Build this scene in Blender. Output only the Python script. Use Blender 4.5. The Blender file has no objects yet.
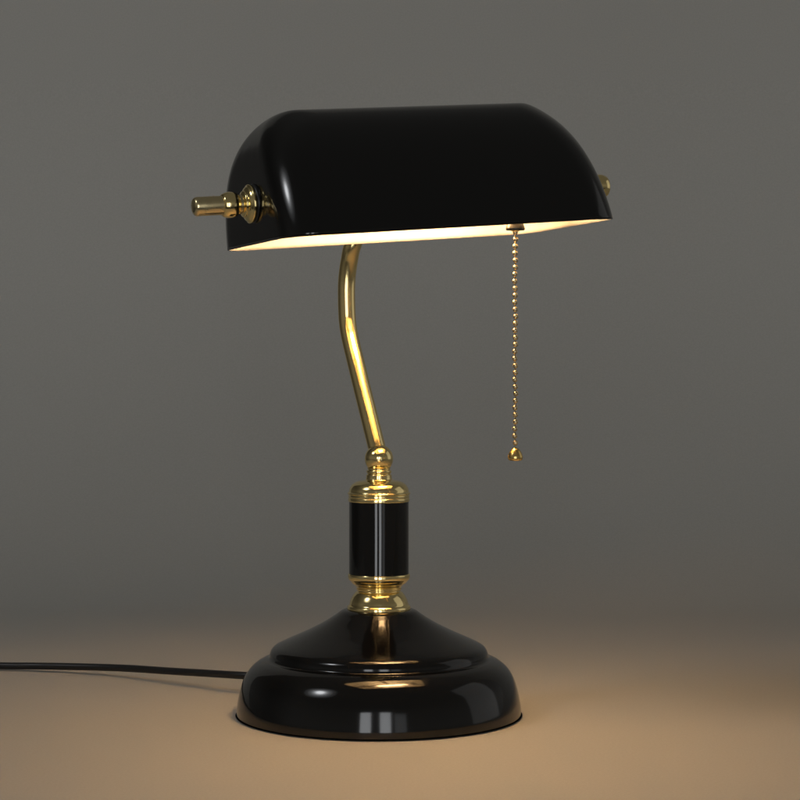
import bpy, bmesh, math
from mathutils import Vector, Matrix
R = math.radians
scene = bpy.context.scene
col = scene.collection
PX = 0.000636                      # metres per photo pixel at the lamp's axis
GY = 715.0

# ------------------------------------------------------------------ materials
def mat(name):
    m = bpy.data.materials.new(name); m.use_nodes = True
    return m, m.node_tree.nodes, m.node_tree.links, m.node_tree.nodes['Principled BSDF']

def noise_to(nodes, links, target, scale, lo, hi, detail=3, vec='Object', stretch=None):
    tc = nodes.new('ShaderNodeTexCoord')
    nz = nodes.new('ShaderNodeTexNoise'); nz.inputs['Scale'].default_value = scale
    nz.inputs['Detail'].default_value = detail
    src = tc.outputs[vec]
    if stretch:
        mp = nodes.new('ShaderNodeMapping'); mp.inputs['Scale'].default_value = stretch
        links.new(src, mp.inputs['Vector']); src = mp.outputs['Vector']
    links.new(src, nz.inputs['Vector'])
    mr = nodes.new('ShaderNodeMapRange')
    mr.inputs['From Min'].default_value = .3; mr.inputs['From Max'].default_value = .7
    mr.inputs['To Min'].default_value = lo; mr.inputs['To Max'].default_value = hi
    links.new(nz.outputs['Fac'], mr.inputs['Value'])
    links.new(mr.outputs['Result'], target)
    return nz

def bump(nodes, links, b, scale, strength, dist, detail=3, stretch=None):
    bp = nodes.new('ShaderNodeBump'); bp.inputs['Strength'].default_value = strength
    bp.inputs['Distance'].default_value = dist
    noise_to(nodes, links, bp.inputs['Height'], scale, 0, 1, detail, stretch=stretch)
    links.new(bp.outputs['Normal'], b.inputs['Normal'])

def black_paint(name, rough, base=(.003, .0028, .0025)):
    m, n, l, b = mat(name)
    b.inputs['Base Color'].default_value = (*base, 1)
    b.inputs['IOR'].default_value = 1.5
    noise_to(n, l, b.inputs['Roughness'], 14, rough * .8, rough * 1.25)
    bump(n, l, b, 22, .12, .0006, 2)
    return m

def brass(name, rough=.13, colr=(.88, .68, .32)):
    m, n, l, b = mat(name)
    b.inputs['Metallic'].default_value = 1
    b.inputs['Base Color'].default_value = (*colr, 1)
    noise_to(n, l, b.inputs['Roughness'], 60, rough * .7, rough * 1.4)
    bump(n, l, b, 90, .1, .0005, 2)
    return m

M_BASE = black_paint('black_gloss_enamel', .09)
M_SHADE = black_paint('black_gloss_shade_enamel', .13)
M_POST = black_paint('black_lacquer', .07)
M_BRASS = brass('polished_brass', .12, (.95, .755, .35))
M_ARM = brass('polished_brass_tube', .14, (.95, .745, .34))
M_CHAIN = brass('brass_bead', .25, (.66, .54, .34))
M_ROD = brass('dull_brass', .24, (.74, .61, .34))

M_IN, n, l, b = mat('white_enamel_lining')
b.inputs['Base Color'].default_value = (.50, .495, .48, 1); b.inputs['Roughness'].default_value = .45
noise_to(n, l, b.inputs['Roughness'], 40, .4, .55)
M_RUB, n, l, b = mat('black_rubber')
b.inputs['Base Color'].default_value = (.008, .008, .008, 1)
noise_to(n, l, b.inputs['Roughness'], 60, .32, .45)
M_FELT, n, l, b = mat('dark_felt')
b.inputs['Base Color'].default_value = (.01, .01, .01, 1); b.inputs['Roughness'].default_value = .95
noise_to(n, l, b.inputs['Roughness'], 60, .85, 1)
M_SOCK, n, l, b = mat('black_bakelite')
b.inputs['Base Color'].default_value = (.012, .011, .01, 1)
noise_to(n, l, b.inputs['Roughness'], 60, .25, .35)

M_BULB, n, l, b = mat('lit_warm_bulb')
b.inputs['Base Color'].default_value = (.9, .87, .8, 1)
b.inputs['Emission Color'].default_value = (1, .60, .265, 1)
b.inputs['Emission Strength'].default_value = 108

M_BACK, n, l, b = mat('warm_grey_paper')
b.inputs['Roughness'].default_value = .6
b.inputs['Specular IOR Level'].default_value = .22
tc = n.new('ShaderNodeTexCoord')
nz = n.new('ShaderNodeTexNoise'); nz.inputs['Scale'].default_value = 1.3; nz.inputs['Detail'].default_value = 5
l.new(tc.outputs['Object'], nz.inputs['Vector'])
mx = n.new('ShaderNodeMix'); mx.data_type = 'RGBA'
mx.inputs['A'].default_value = (.440, .427, .392, 1); mx.inputs['B'].default_value = (.466, .452, .417, 1)
l.new(nz.outputs['Fac'], mx.inputs['Factor']); fb = n.new('ShaderNodeTexNoise'); fb.inputs['Scale'].default_value = 620; fb.inputs['Detail'].default_value = 3
l.new(tc.outputs['Object'], fb.inputs['Vector'])
fr = n.new('ShaderNodeMapRange'); fr.inputs['From Min'].default_value = .3; fr.inputs['From Max'].default_value = .7
fr.inputs['To Min'].default_value = .955; fr.inputs['To Max'].default_value = 1.045
l.new(fb.outputs['Fac'], fr.inputs['Value'])
fs = n.new('ShaderNodeVectorMath'); fs.operation = 'SCALE'
l.new(mx.outputs['Result'], fs.inputs[0]); l.new(fr.outputs['Result'], fs.inputs['Scale'])
l.new(fs.outputs['Vector'], b.inputs['Base Color'])
bump(n, l, b, 900, .05, .0002, 2)

# ------------------------------------------------------------------ mesh helpers
def link(name, me_or_bm, m, parent=None, smooth=True):
    if isinstance(me_or_bm, bmesh.types.BMesh):
        bmesh.ops.recalc_face_normals(me_or_bm, faces=me_or_bm.faces)
        me = bpy.data.meshes.new(name); me_or_bm.to_mesh(me); me_or_bm.free()
    else: me = me_or_bm
    if smooth:
        for p in me.polygons: p.use_smooth = True
        me.set_sharp_from_angle(angle=R(42))
    ms = m if isinstance(m, (list, tuple)) else [m]
    for k in ms: me.materials.append(k)
    o = bpy.data.objects.new(name, me); col.objects.link(o)
    if parent: o.parent = parent
    return o

def catmull(pts, n=8):
    out = []
    P = [Vector(p) for p in pts]
    for i in range(len(P) - 1):
        a = P[max(i - 1, 0)]; b_ = P[i]; c = P[i + 1]; d = P[min(i + 2, len(P) - 1)]
        for k in range(n):
            t = k / n
            out.append(.5 * ((2 * b_) + (c - a) * t + (2 * a - 5 * b_ + 4 * c - d) * t * t + (3 * b_ - a - 3 * c + d) * t ** 3))
    out.append(P[-1]); return out

def lathe(bm, prof, seg=96, mtx=None):
    """prof: (r, z) from bottom to top, spun round Z"""
    rings = []
    for r, z in prof:
        if r < 1e-6:
            rings.append([bm.verts.new((0, 0, z))])
        else:
            rings.append([bm.verts.new((r * math.cos(2 * math.pi * k / seg), r * math.sin(2 * math.pi * k / seg), z)) for k in range(seg)])
    for A, B in zip(rings, rings[1:]):
        for k in range(seg):
            j = (k + 1) % seg
            if len(A) == 1 and len(B) == 1: continue
            if len(A) == 1: bm.faces.new((A[0], B[j], B[k]))
            elif len(B) == 1: bm.faces.new((A[k], A[j], B[0]))
            else: bm.faces.new((A[k], A[j], B[j], B[k]))
    if mtx:
        bmesh.ops.transform(bm, matrix=mtx, verts=[v for r_ in rings for v in r_])

def soft(prof, segs=4, rad=.35):
    """round every inner corner of a polyline profile"""
    out = [prof[0]]
    for i in range(1, len(prof) - 1):
        p0, p1, p2 = (Vector(q) for q in (prof[i - 1], prof[i], prof[i + 1]))
        a = p1 + (p0 - p1) * rad; c = p1 + (p2 - p1) * rad
        for k in range(segs + 1):
            t = k / segs
            q = a * (1 - t) ** 2 + p1 * 2 * t * (1 - t) + c * t * t
            out.append((q.x, q.y))
    out.append(prof[-1]); return out

def tube(bm, pts, r, seg=32, cap=True):
    pts = [Vector(p) for p in pts]; rings = []
    t0 = (pts[1] - pts[0]).normalized()
    u = t0.orthogonal().normalized()
    for i, p in enumerate(pts):
        t = (pts[min(i + 1, len(pts) - 1)] - pts[max(i - 1, 0)]).normalized()
        u = (u - t * u.dot(t)).normalized(); v = t.cross(u)
        rr = r(i / (len(pts) - 1)) if callable(r) else r
        rings.append([bm.verts.new(p + (u * math.cos(2 * math.pi * k / seg) + v * math.sin(2 * math.pi * k / seg)) * rr) for k in range(seg)])
    for A, B in zip(rings, rings[1:]):
        for k in range(seg):
            j = (k + 1) % seg; bm.faces.new((A[k], A[j], B[j], B[k]))
    if cap:
        bm.faces.new(rings[0]); bm.faces.new(rings[-1])

def px(prof):                       # photo-pixel profile (radius, height) -> metres
    return [(r * PX, h * PX) for r, h in prof]

# ------------------------------------------------------------------ the lamp
lamp = bpy.data.objects.new('desk_lamp', None); col.objects.link(lamp)
lamp['label'] = 'glossy black and brass desk lamp with long hooded shade, lit, pull chain hanging'
lamp['category'] = 'lamp'
lamp.empty_display_size = .05

# base: rolled foot, groove, bell-shaped upper dome
foot = catmull([(0, 1.3, 0), (130, 1.3, 0), (139.8, 1.3, 0)], 2)
prof = [(p[0], p[1]) for p in foot]
outer = catmull([(141.7, 1.5, 0), (142.0, 3.5, 0), (141.7, 9, 0), (140.8, 15, 0), (139.3, 22.5, 0), (137.2, 30.5, 0), (133.9, 39, 0), (128.6, 47, 0), (121.5, 53, 0), (115.5, 56, 0), (112, 57.2, 0),
                 (110.2, 58.2, 0), (109.3, 60, 0), (108.8, 62.6, 0), (107.2, 66, 0), (104, 69, 0), (97, 72.6, 0), (84.5, 78.2, 0), (71, 84.4, 0), (56, 92.2, 0), (44, 99.8, 0), (37, 104.6, 0), (31.5, 106.2, 0), (24, 106.6, 0)], 8)
prof += [(p[0], p[1]) for p in outer] + [(0, 106.6)]
bm = bmesh.new(); lathe(bm, px(prof), 160)
base = link('base', bm, M_BASE, lamp)
bm = bmesh.new(); lathe(bm, px([(0, .3), (135, .3), (136.5, .5), (136.5, 1.5), (0, 1.5)]), 128)
link('felt_pad', bm, M_FELT, base)

# brass collar under the post
prof = soft([(0, 105.2), (31.2, 105.2), (31.9, 106.4), (31.6, 109), (30.2, 110.2), (29.6, 111.2), (28.6, 115), (26.4, 119.5),
             (23.6, 123.0), (21.8, 124.0), (21.6, 125.2), (22.8, 125.8), (22.8, 127.0), (21.6, 127.5), (21.8, 128.4),
             (23.8, 129), (24.6, 130.6), (26.8, 131.6), (28.2, 133.6), (30.2, 135.4), (31.1, 137.6), (31.1, 140.8), (30.4, 141.8), (0, 141.8)], 4, .38)
bm = bmesh.new(); lathe(bm, px(prof), 128)
link('brass_collar', bm, M_BRASS, lamp)

bm = bmesh.new(); lathe(bm, px([(0, 141.4), (29.9, 141.4), (29.9, 180), (29.9, 215), (0, 215)]), 128)
link('post', bm, M_POST, lamp)

prof = soft([(0, 213.2), (30.2, 213.2), (30.8, 214), (30.8, 216.8), (30.2, 217.4), (30.6, 218), (30.6, 219.8), (30.2, 220.4), (31.5, 221), (31.5, 222.2), (30.2, 223), (29.6, 226.5), (27.2, 230.6),
             (22, 233.6), (16, 234.8), (13.2, 235.2), (12.9, 237.6), (12.9, 240), (11.6, 240.6), (11.6, 241.6), (12.6, 242.2),
             (12.6, 244.4), (11.2, 245), (11.2, 246), (11.8, 246.6), (11.6, 247.2), (0, 247.4)], 4, .36)
bm = bmesh.new(); lathe(bm, px(prof), 128)
link('post_cap', bm, M_BRASS, lamp)

N = 24; cz = 256.2; br = 14.3
bm = bmesh.new()
lathe(bm, px([(0 if k in (0, N) else br * math.sin(math.pi * k / N), cz - br * math.cos(math.pi * k / N)) for k in range(N + 1)]), 64)
ball = link('ball_joint', bm, M_BRASS, lamp)
# tiny grub screw on the ball's front
bm = bmesh.new(); lathe(bm, [(0, 0), (.0014, 0), (.0014, .0012), (.0010, .0015), (.0006, .0008), (0, .0008)], 24,
      Matrix.Translation((0, -br * PX + .0004, cz * PX - .0006)) @ Matrix.Rotation(R(90), 4, 'X'))
link('set_screw', bm, M_ROD, ball)

# frame of the shade: its own yaw; front looks right and towards the viewer
TH = R(23.5)
F = Vector((math.sin(TH), -math.cos(TH), 0))
A = Vector((math.cos(TH), math.sin(TH), 0))
SC = Vector((.0250, -.065, .3015))          # centre of the shade's rim plane
SM = Matrix.Translation(SC) @ Matrix.Rotation(TH, 4, 'Z') @ Matrix.Rotation(R(-4.3), 4, 'Y') @ Matrix.Rotation(R(-1.5), 4, 'X')

# arm: offsets along F and heights
AD = R(33)
apath = []
for pxx, yy in [(377.6, 451), (372.4, 430), (367.0, 408), (361.5, 386), (356.2, 364), (351.6, 345), (349.2, 334), (347.7, 324), (346.9, 313), (346.5, 298), (346.6, 284), (347.6, 272), (349.4, 260), (352.2, 247)]:
    yw = 0
    for _ in range(8):
        d_ = 1.31 + yw; xw = .0134 + (pxx - 400) / 2060 * d_; yw = -xw / math.tan(AD)
    apath.append((xw, yw, .232 - (yy - 350) / 2060 * d_))
apath += [(-.0120, .0240, .3120), (-.0050, .0110, .3200), (.0060, -.0120, .3250), (.0220, -.0550, .3262)]
path = catmull(apath, 10)
bm = bmesh.new(); tube(bm, path, .0057, 48)
arm = link('arm', bm, M_ARM, lamp)

# ---- shade
W2, A0, INS, H = .0640, .1064, .0315, .0778
def section(c_phi, s_phi, n_c=14, n_s=18, n_e=10):
    phi = math.atan2(s_phi, c_phi)
    wf = W2 * (1 - (phi / (math.pi / 2)) ** 1.14); wb = W2 * (1 - (1 - c_phi) ** 1.85)
    a = A0 - INS * (1 - c_phi) ** 1.4
    w = wf + wb; ra, rb_ = .020 + .012 * s_phi ** 2, w * .499
    r = (ra ** -4 + rb_ ** -4) ** -.25
    x0, x1, y0, y1 = -a, a, -wf, wb
    pts = []
    def arc(cx, cy, a0):
        for k in range(n_c):
            t = a0 + math.pi / 2 * k / n_c
            pts.append((cx + r * math.cos(t), cy + r * math.sin(t)))
    def seg(p, q, n):
        for k in range(n):
            t = k / n; pts.append((p[0] + (q[0] - p[0]) * t, p[1] + (q[1] - p[1]) * t))
    arc(x1 - r, y1 - r, 0);            seg((x1 - r, y1), (x0 + r, y1), n_s)
    arc(x0 + r, y1 - r, math.pi / 2);  seg((x0, y1 - r), (x0, y0 + r), n_e)
    arc(x0 + r, y0 + r, math.pi);      seg((x0 + r, y0), (x1 - r, y0), n_s)
    arc(x1 - r, y0 + r, 1.5 * math.pi); seg((x1, y0 + r), (x1, y1 - r), n_e)
    return pts
bm = bmesh.new(); rings = []
NL = 64
for i in range(NL + 1):
    ph = (math.pi / 2) * i / NL * .9985
    z = H * math.sin(ph)
    rings.append([bm.verts.new((x, y, z)) for x, y in section(math.cos(ph), math.sin(ph))])
for P, Q in zip(rings, rings[1:]):
    for k in range(len(P)):
        j = (k + 1) % len(P); bm.faces.new((P[k], P[j], Q[j], Q[k]))
bm.faces.new(rings[-1])
bmesh.ops.recalc_face_normals(bm, faces=bm.faces)
me = bpy.data.meshes.new('shade'); bm.to_mesh(me); bm.free()
shade = link('shade', me, [M_SHADE, M_IN], lamp)
shade.matrix_local = SM
so = shade.modifiers.new('thickness', 'SOLIDIFY'); so.thickness = .0013; so.offset = -1
so.material_offset = 1; so.material_offset_rim = 0; so.use_even_offset = False

# ---- pivot hardware along the shade's long axis
KZ = .0235
def on_axis(sign):                 # lathe Z axis -> outward along +-X of the shade
    return SM @ Matrix.Translation((0, -.004, KZ)) @ Matrix.Rotation(R(90) * sign, 4, 'Y')
surf = .1052
def knob(sign):
    mt = on_axis(sign) @ Matrix.Translation((0, 0, surf + (.0036 if sign > 0 else 0)))
    pr = soft([(0, .0018), (.0109, .0018), (.0114, .0025), (.0114, .0036), (.0104, .0042), (.0098, .0050), (.0084, .0058), (.0076, .0062), (.0077, .0070),
               (.0062, .0078), (.0049, .0084), (.0047, .0092), (.0058, .0099), (.0069, .0113), (.00755, .0132), (.0077, .0150), (.00755, .0168), (.0070, .0186), (.0061, .0201), (0, .0206)], 4, .36)
    bm = bmesh.new(); lathe(bm, pr, 64, mt)
    k = link('pivot_knob', bm, M_BRASS, lamp)
    bm = bmesh.new(); lathe(bm, soft([(0, -.0016), (.0110, -.0016), (.0116, -.0006), (.0116, .0010), (.0108, .0020), (0, .0020)], 4, .3), 64, mt)
    link('washer', bm, M_RUB, k)
    return k
knob(-1); knob(1)
bm = bmesh.new()
rp = soft([(0, -.205), (.0051, -.205), (.0054, -.2044), (.0054, -.19), (.0054, -.03), (.0054, .095), (0, .095)], 4, .2)
# cross rod: runs through the shade, its bare end sticks out past the left knob
pr = [(0, .0)] + [(.0030, .0002), (.0044, .0007), (.0052, .0015), (.0056, .0027)] + [(.0056, .03), (.0056, .13), (.0056, .221), (.0048, .222), (0, .2222)]
pr = [(r_, z_ - .1430) for r_, z_ in pr]
lathe(bm, pr, 48, SM @ Matrix.Translation((0, -.004, KZ)) @ Matrix.Rotation(R(90), 4, 'Y'))
link('cross_rod', bm, M_ROD, lamp)

# ---- lamp holder, bulb, pull switch and chain (inside the shade)
def inl(x, y, z): return SM @ Vector((x, y, z))
bm = bmesh.new()
lathe(bm, soft([(0, 0), (.0105, 0), (.0120, .0015), (.0120, .020), (.0130, .021), (.0130, .024), (.0110, .025), (0, .025)], 3, .2), 48,
      SM @ Matrix.Translation((.086, -.012, .043)) @ Matrix.Rotation(R(-90), 4, 'Y'))
sock = link('bulb_socket', bm, M_SOCK, lamp)
bm = bmesh.new()
tb = [(0, 0), (.0105, 0), (.0118, .004), (.0122, .010), (.0122, .085)] + [(.0122 * math.cos(R(k * 10)), .085 + .0122 * math.sin(R(k * 10))) for k in range(1, 9)] + [(0, .0972)]
lathe(bm, tb, 48, SM @ Matrix.Translation((.0612, -.012, .043)) @ Matrix.Rotation(R(-90), 4, 'Y'))
link('bulb', bm, M_BULB, lamp)

# chain hangs plumb from a bell mouth just under the shade
d = 1.215; CX = .0134 + (515.3 - 400) / 2060 * d; CY = d - 1.31
zt = .232 + (350 - 229.5) / 2060 * d
bm = bmesh.new()
lathe(bm, soft([(.0018, -.0006), (.0054, -.0006), (.0058, .0004), (.0052, .0026), (.0036, .0052), (.0030, .009), (.0030, .022), (0, .022)], 4, .3), 40,
      Matrix.Translation((CX, CY, zt)))
sw = link('pull_switch', bm, M_SOCK, lamp)
bm = bmesh.new(); lathe(bm, soft([(0, -.0016), (.0012, -.0016), (.0026, -.0008), (.0034, .0006), (.0034, .0012), (0, .0012)], 4, .3), 32, Matrix.Translation((CX, CY, zt)))
link('eyelet', bm, M_BRASS, sw)
bm = bmesh.new()
tube(bm, [(CX, CY, zt + .006), (CX - .012, CY + .03, zt + .022), tuple(inl(.072, -.010, .043))], .002, 16)
link('switch_arm', bm, M_SOCK, sw)
bm = bmesh.new()
ppx = d / 2060; step = 7.02 * ppx; rb = 2.72 * ppx; z = zt - .0016; i = 0
zend = .232 - (453.0 - 350) * ppx
nb = int(round((z - zend) / step))
import random
random.seed(4)
for i in range(nb):
    zz = z - i * step
    sway = .00022 * math.sin(i * 1.7) + .00012 * math.sin(i * .61)
    lathe(bm, [(0 if k in (0, 10) else rb * math.sin(math.pi * k / 10), -rb * math.cos(math.pi * k / 10)) for k in range(11)], 20,
          Matrix.Translation((CX + sway, CY, zz)))
    lathe(bm, [(.0004, -step + rb * .8), (.0004, -rb * .8)], 8, Matrix.Translation((CX + sway * .5, CY, zz)))
chain = link('pull_chain', bm, M_CHAIN, lamp)
zk = z - nb * step - .0060
bm = bmesh.new()
lathe(bm, soft([(0, -.0004), (.0036, -.0004), (.0044, .0006), (.0045, .0020), (.0039, .0040), (.0026, .0061), (.0012, .0072), (0, .0075)], 5, .35), 40,
      Matrix.Translation((CX, CY, zk)))
link('pull_knob', bm, brass('worn_brass_pull', .2, (.80, .56, .20)), chain)

# power cord
def g(pxx, yy, z_):
    d_ = (.232 - z_) / ((yy - 350) / 2060)
    return (.0134 + (pxx - 400) / 2060 * d_, d_ - 1.31, z_)
cp = [(-.045, .050, .0125), (-.066, .070, .0125), g(243.7, 675.5, .0125), g(206, 673.2, .0108), g(168.7, 671, .0090), g(131, 668.5, .0072), g(93.7, 667.1, .0056),
      g(37.5, 666, .0040), g(0, 665.7, .0034), (-.36, .200, .0027), (-.5, .235, .0027), (-.8, .25, .0027), (-1.1, .20, .0027)]
bm = bmesh.new(); tube(bm, catmull(cp, 10), .00255, 20)
link('power_cord', bm, M_RUB, lamp)

# ------------------------------------------------------------------ setting: one seamless sweep of grey paper
YW, RAD = 1.05, .55
pts = [(-.5, 0)] + [(-.5 + (YW - RAD + .5) * k / 30, 0) for k in range(1, 31)]
pts += [(YW - RAD + RAD * math.sin(R(90) * k / 24), RAD - RAD * math.cos(R(90) * k / 24)) for k in range(1, 25)]
pts += [(YW, RAD + 1.05 * k / 8) for k in range(1, 9)]
bm = bmesh.new(); prev = None
for y, z in pts:
    cur = [bm.verts.new((-.9 + 2.3 * k / 12, y, z)) for k in range(13)]
    if prev:
        for k in range(12): bm.faces.new((prev[k], prev[k + 1], cur[k + 1], cur[k]))
    prev = cur
back = link('backdrop', bm, M_BACK)
back['kind'] = 'structure'

# ------------------------------------------------------------------ light
w = bpy.data.worlds.new('World'); scene.world = w; w.use_nodes = True
bg = w.node_tree.nodes['Background']
bg.inputs['Strength'].default_value = 1.0
wn, wl = w.node_tree.nodes, w.node_tree.links
tc = wn.new('ShaderNodeTexCoord'); sx = wn.new('ShaderNodeSeparateXYZ'); cr = wn.new('ShaderNodeValToRGB')
mr = wn.new('ShaderNodeMapRange'); mr.inputs['From Min'].default_value = -1; mr.inputs['From Max'].default_value = 1
wl.new(tc.outputs['Generated'], sx.inputs[0]); wl.new(sx.outputs['Z'], mr.inputs['Value']); wl.new(mr.outputs['Result'], cr.inputs['Fac'])
e = cr.color_ramp.elements
e[0].position = .3; e[0].color = (.02, .019, .018, 1); e[1].position = .98; e[1].color = (.085, .083, .078, 1)
m1 = e.new(.55); m1.color = (.15, .145, .135, 1)
m2 = e.new(.72); m2.color = (.09, .088, .082, 1)
# the far left corner of the room is darker
dt = wn.new('ShaderNodeVectorMath'); dt.operation = 'DOT_PRODUCT'; dt.inputs[1].default_value = (-.69, .72, 0)
wl.new(tc.outputs['Generated'], dt.inputs[0])
dm = wn.new('ShaderNodeMapRange'); dm.interpolation_type = 'SMOOTHSTEP'
dm.inputs['From Min'].default_value = .35; dm.inputs['From Max'].default_value = .85
dm.inputs['To Min'].default_value = 1; dm.inputs['To Max'].default_value = .35
wl.new(dt.outputs['Value'], dm.inputs['Value'])
vm = wn.new('ShaderNodeVectorMath'); vm.operation = 'SCALE'
wl.new(cr.outputs['Color'], vm.inputs[0]); wl.new(dm.outputs['Result'], vm.inputs['Scale'])
wl.new(vm.outputs['Vector'], bg.inputs['Color'])

def area(name, loc, target, sx, sy, power, colr=(1, 1, 1), spread=180):
    ld = bpy.data.lights.new(name, 'AREA'); ld.shape = 'RECTANGLE'; ld.size = sx; ld.size_y = sy
    ld.energy = power; ld.color = colr; ld.spread = R(spread)
    o = bpy.data.objects.new(name, ld); col.objects.link(o)
    o.location = loc
    o.rotation_euler = (Vector(target) - Vector(loc)).to_track_quat('-Z', 'Y').to_euler()
    return o
# daylight window behind the camera (two panes), soft light from upper left, broad overhead light
area('window_pane_light', (-.52, -2.9, .22), (-.52, 0, .22), .44, 1.5, 8, (.95, .975, 1))
area('window_pane_light', (.95, -2.95, .22), (.95, 0, .22), .55, 1.4, 1.3, (.95, .975, 1))
area('window_pane_light', (.28, -2.9, .22), (.28, 0, .22), .44, 1.5, 8, (.95, .975, 1))
for sz, pw, bk in [(.24, 1.3, 0), (.36, 1.2, .05), (.52, 1.0, .10), (.74, .9, .15), (1.0, .8, .20)]:
    kd = Vector((-1.35, -.75, 1.35)).normalized()
    k = area('side_soft_light', Vector((-1.35, -.75, 1.55)) + kd * bk, (0, 0, .2), sz, sz, pw, (.95, .97, 1)); k.data.shape = 'DISK'
area('right_soft_light', (1.75, .15, .75), (0, 0, .3), 1.1, 1.5, 1.3, (1, .99, .97))

# ------------------------------------------------------------------ camera
cd = bpy.data.cameras.new('camera'); cam = bpy.data.objects.new('camera', cd); col.objects.link(cam)
cd.sensor_width = 36; cd.lens = 36 * 2060 / 800
cam.location = (.0134, -1.31, .232); cam.rotation_euler = (R(90), 0, 0)
cd.shift_y = -50 / 800
cd.clip_start = .05; cd.clip_end = 50
scene.camera = cam
scene.view_settings.view_transform = 'Standard'; scene.view_settings.look = 'None'
scene.view_settings.exposure = 0; scene.view_settings.gamma = 1
scene.render.resolution_x = 1024; scene.render.resolution_y = 1024
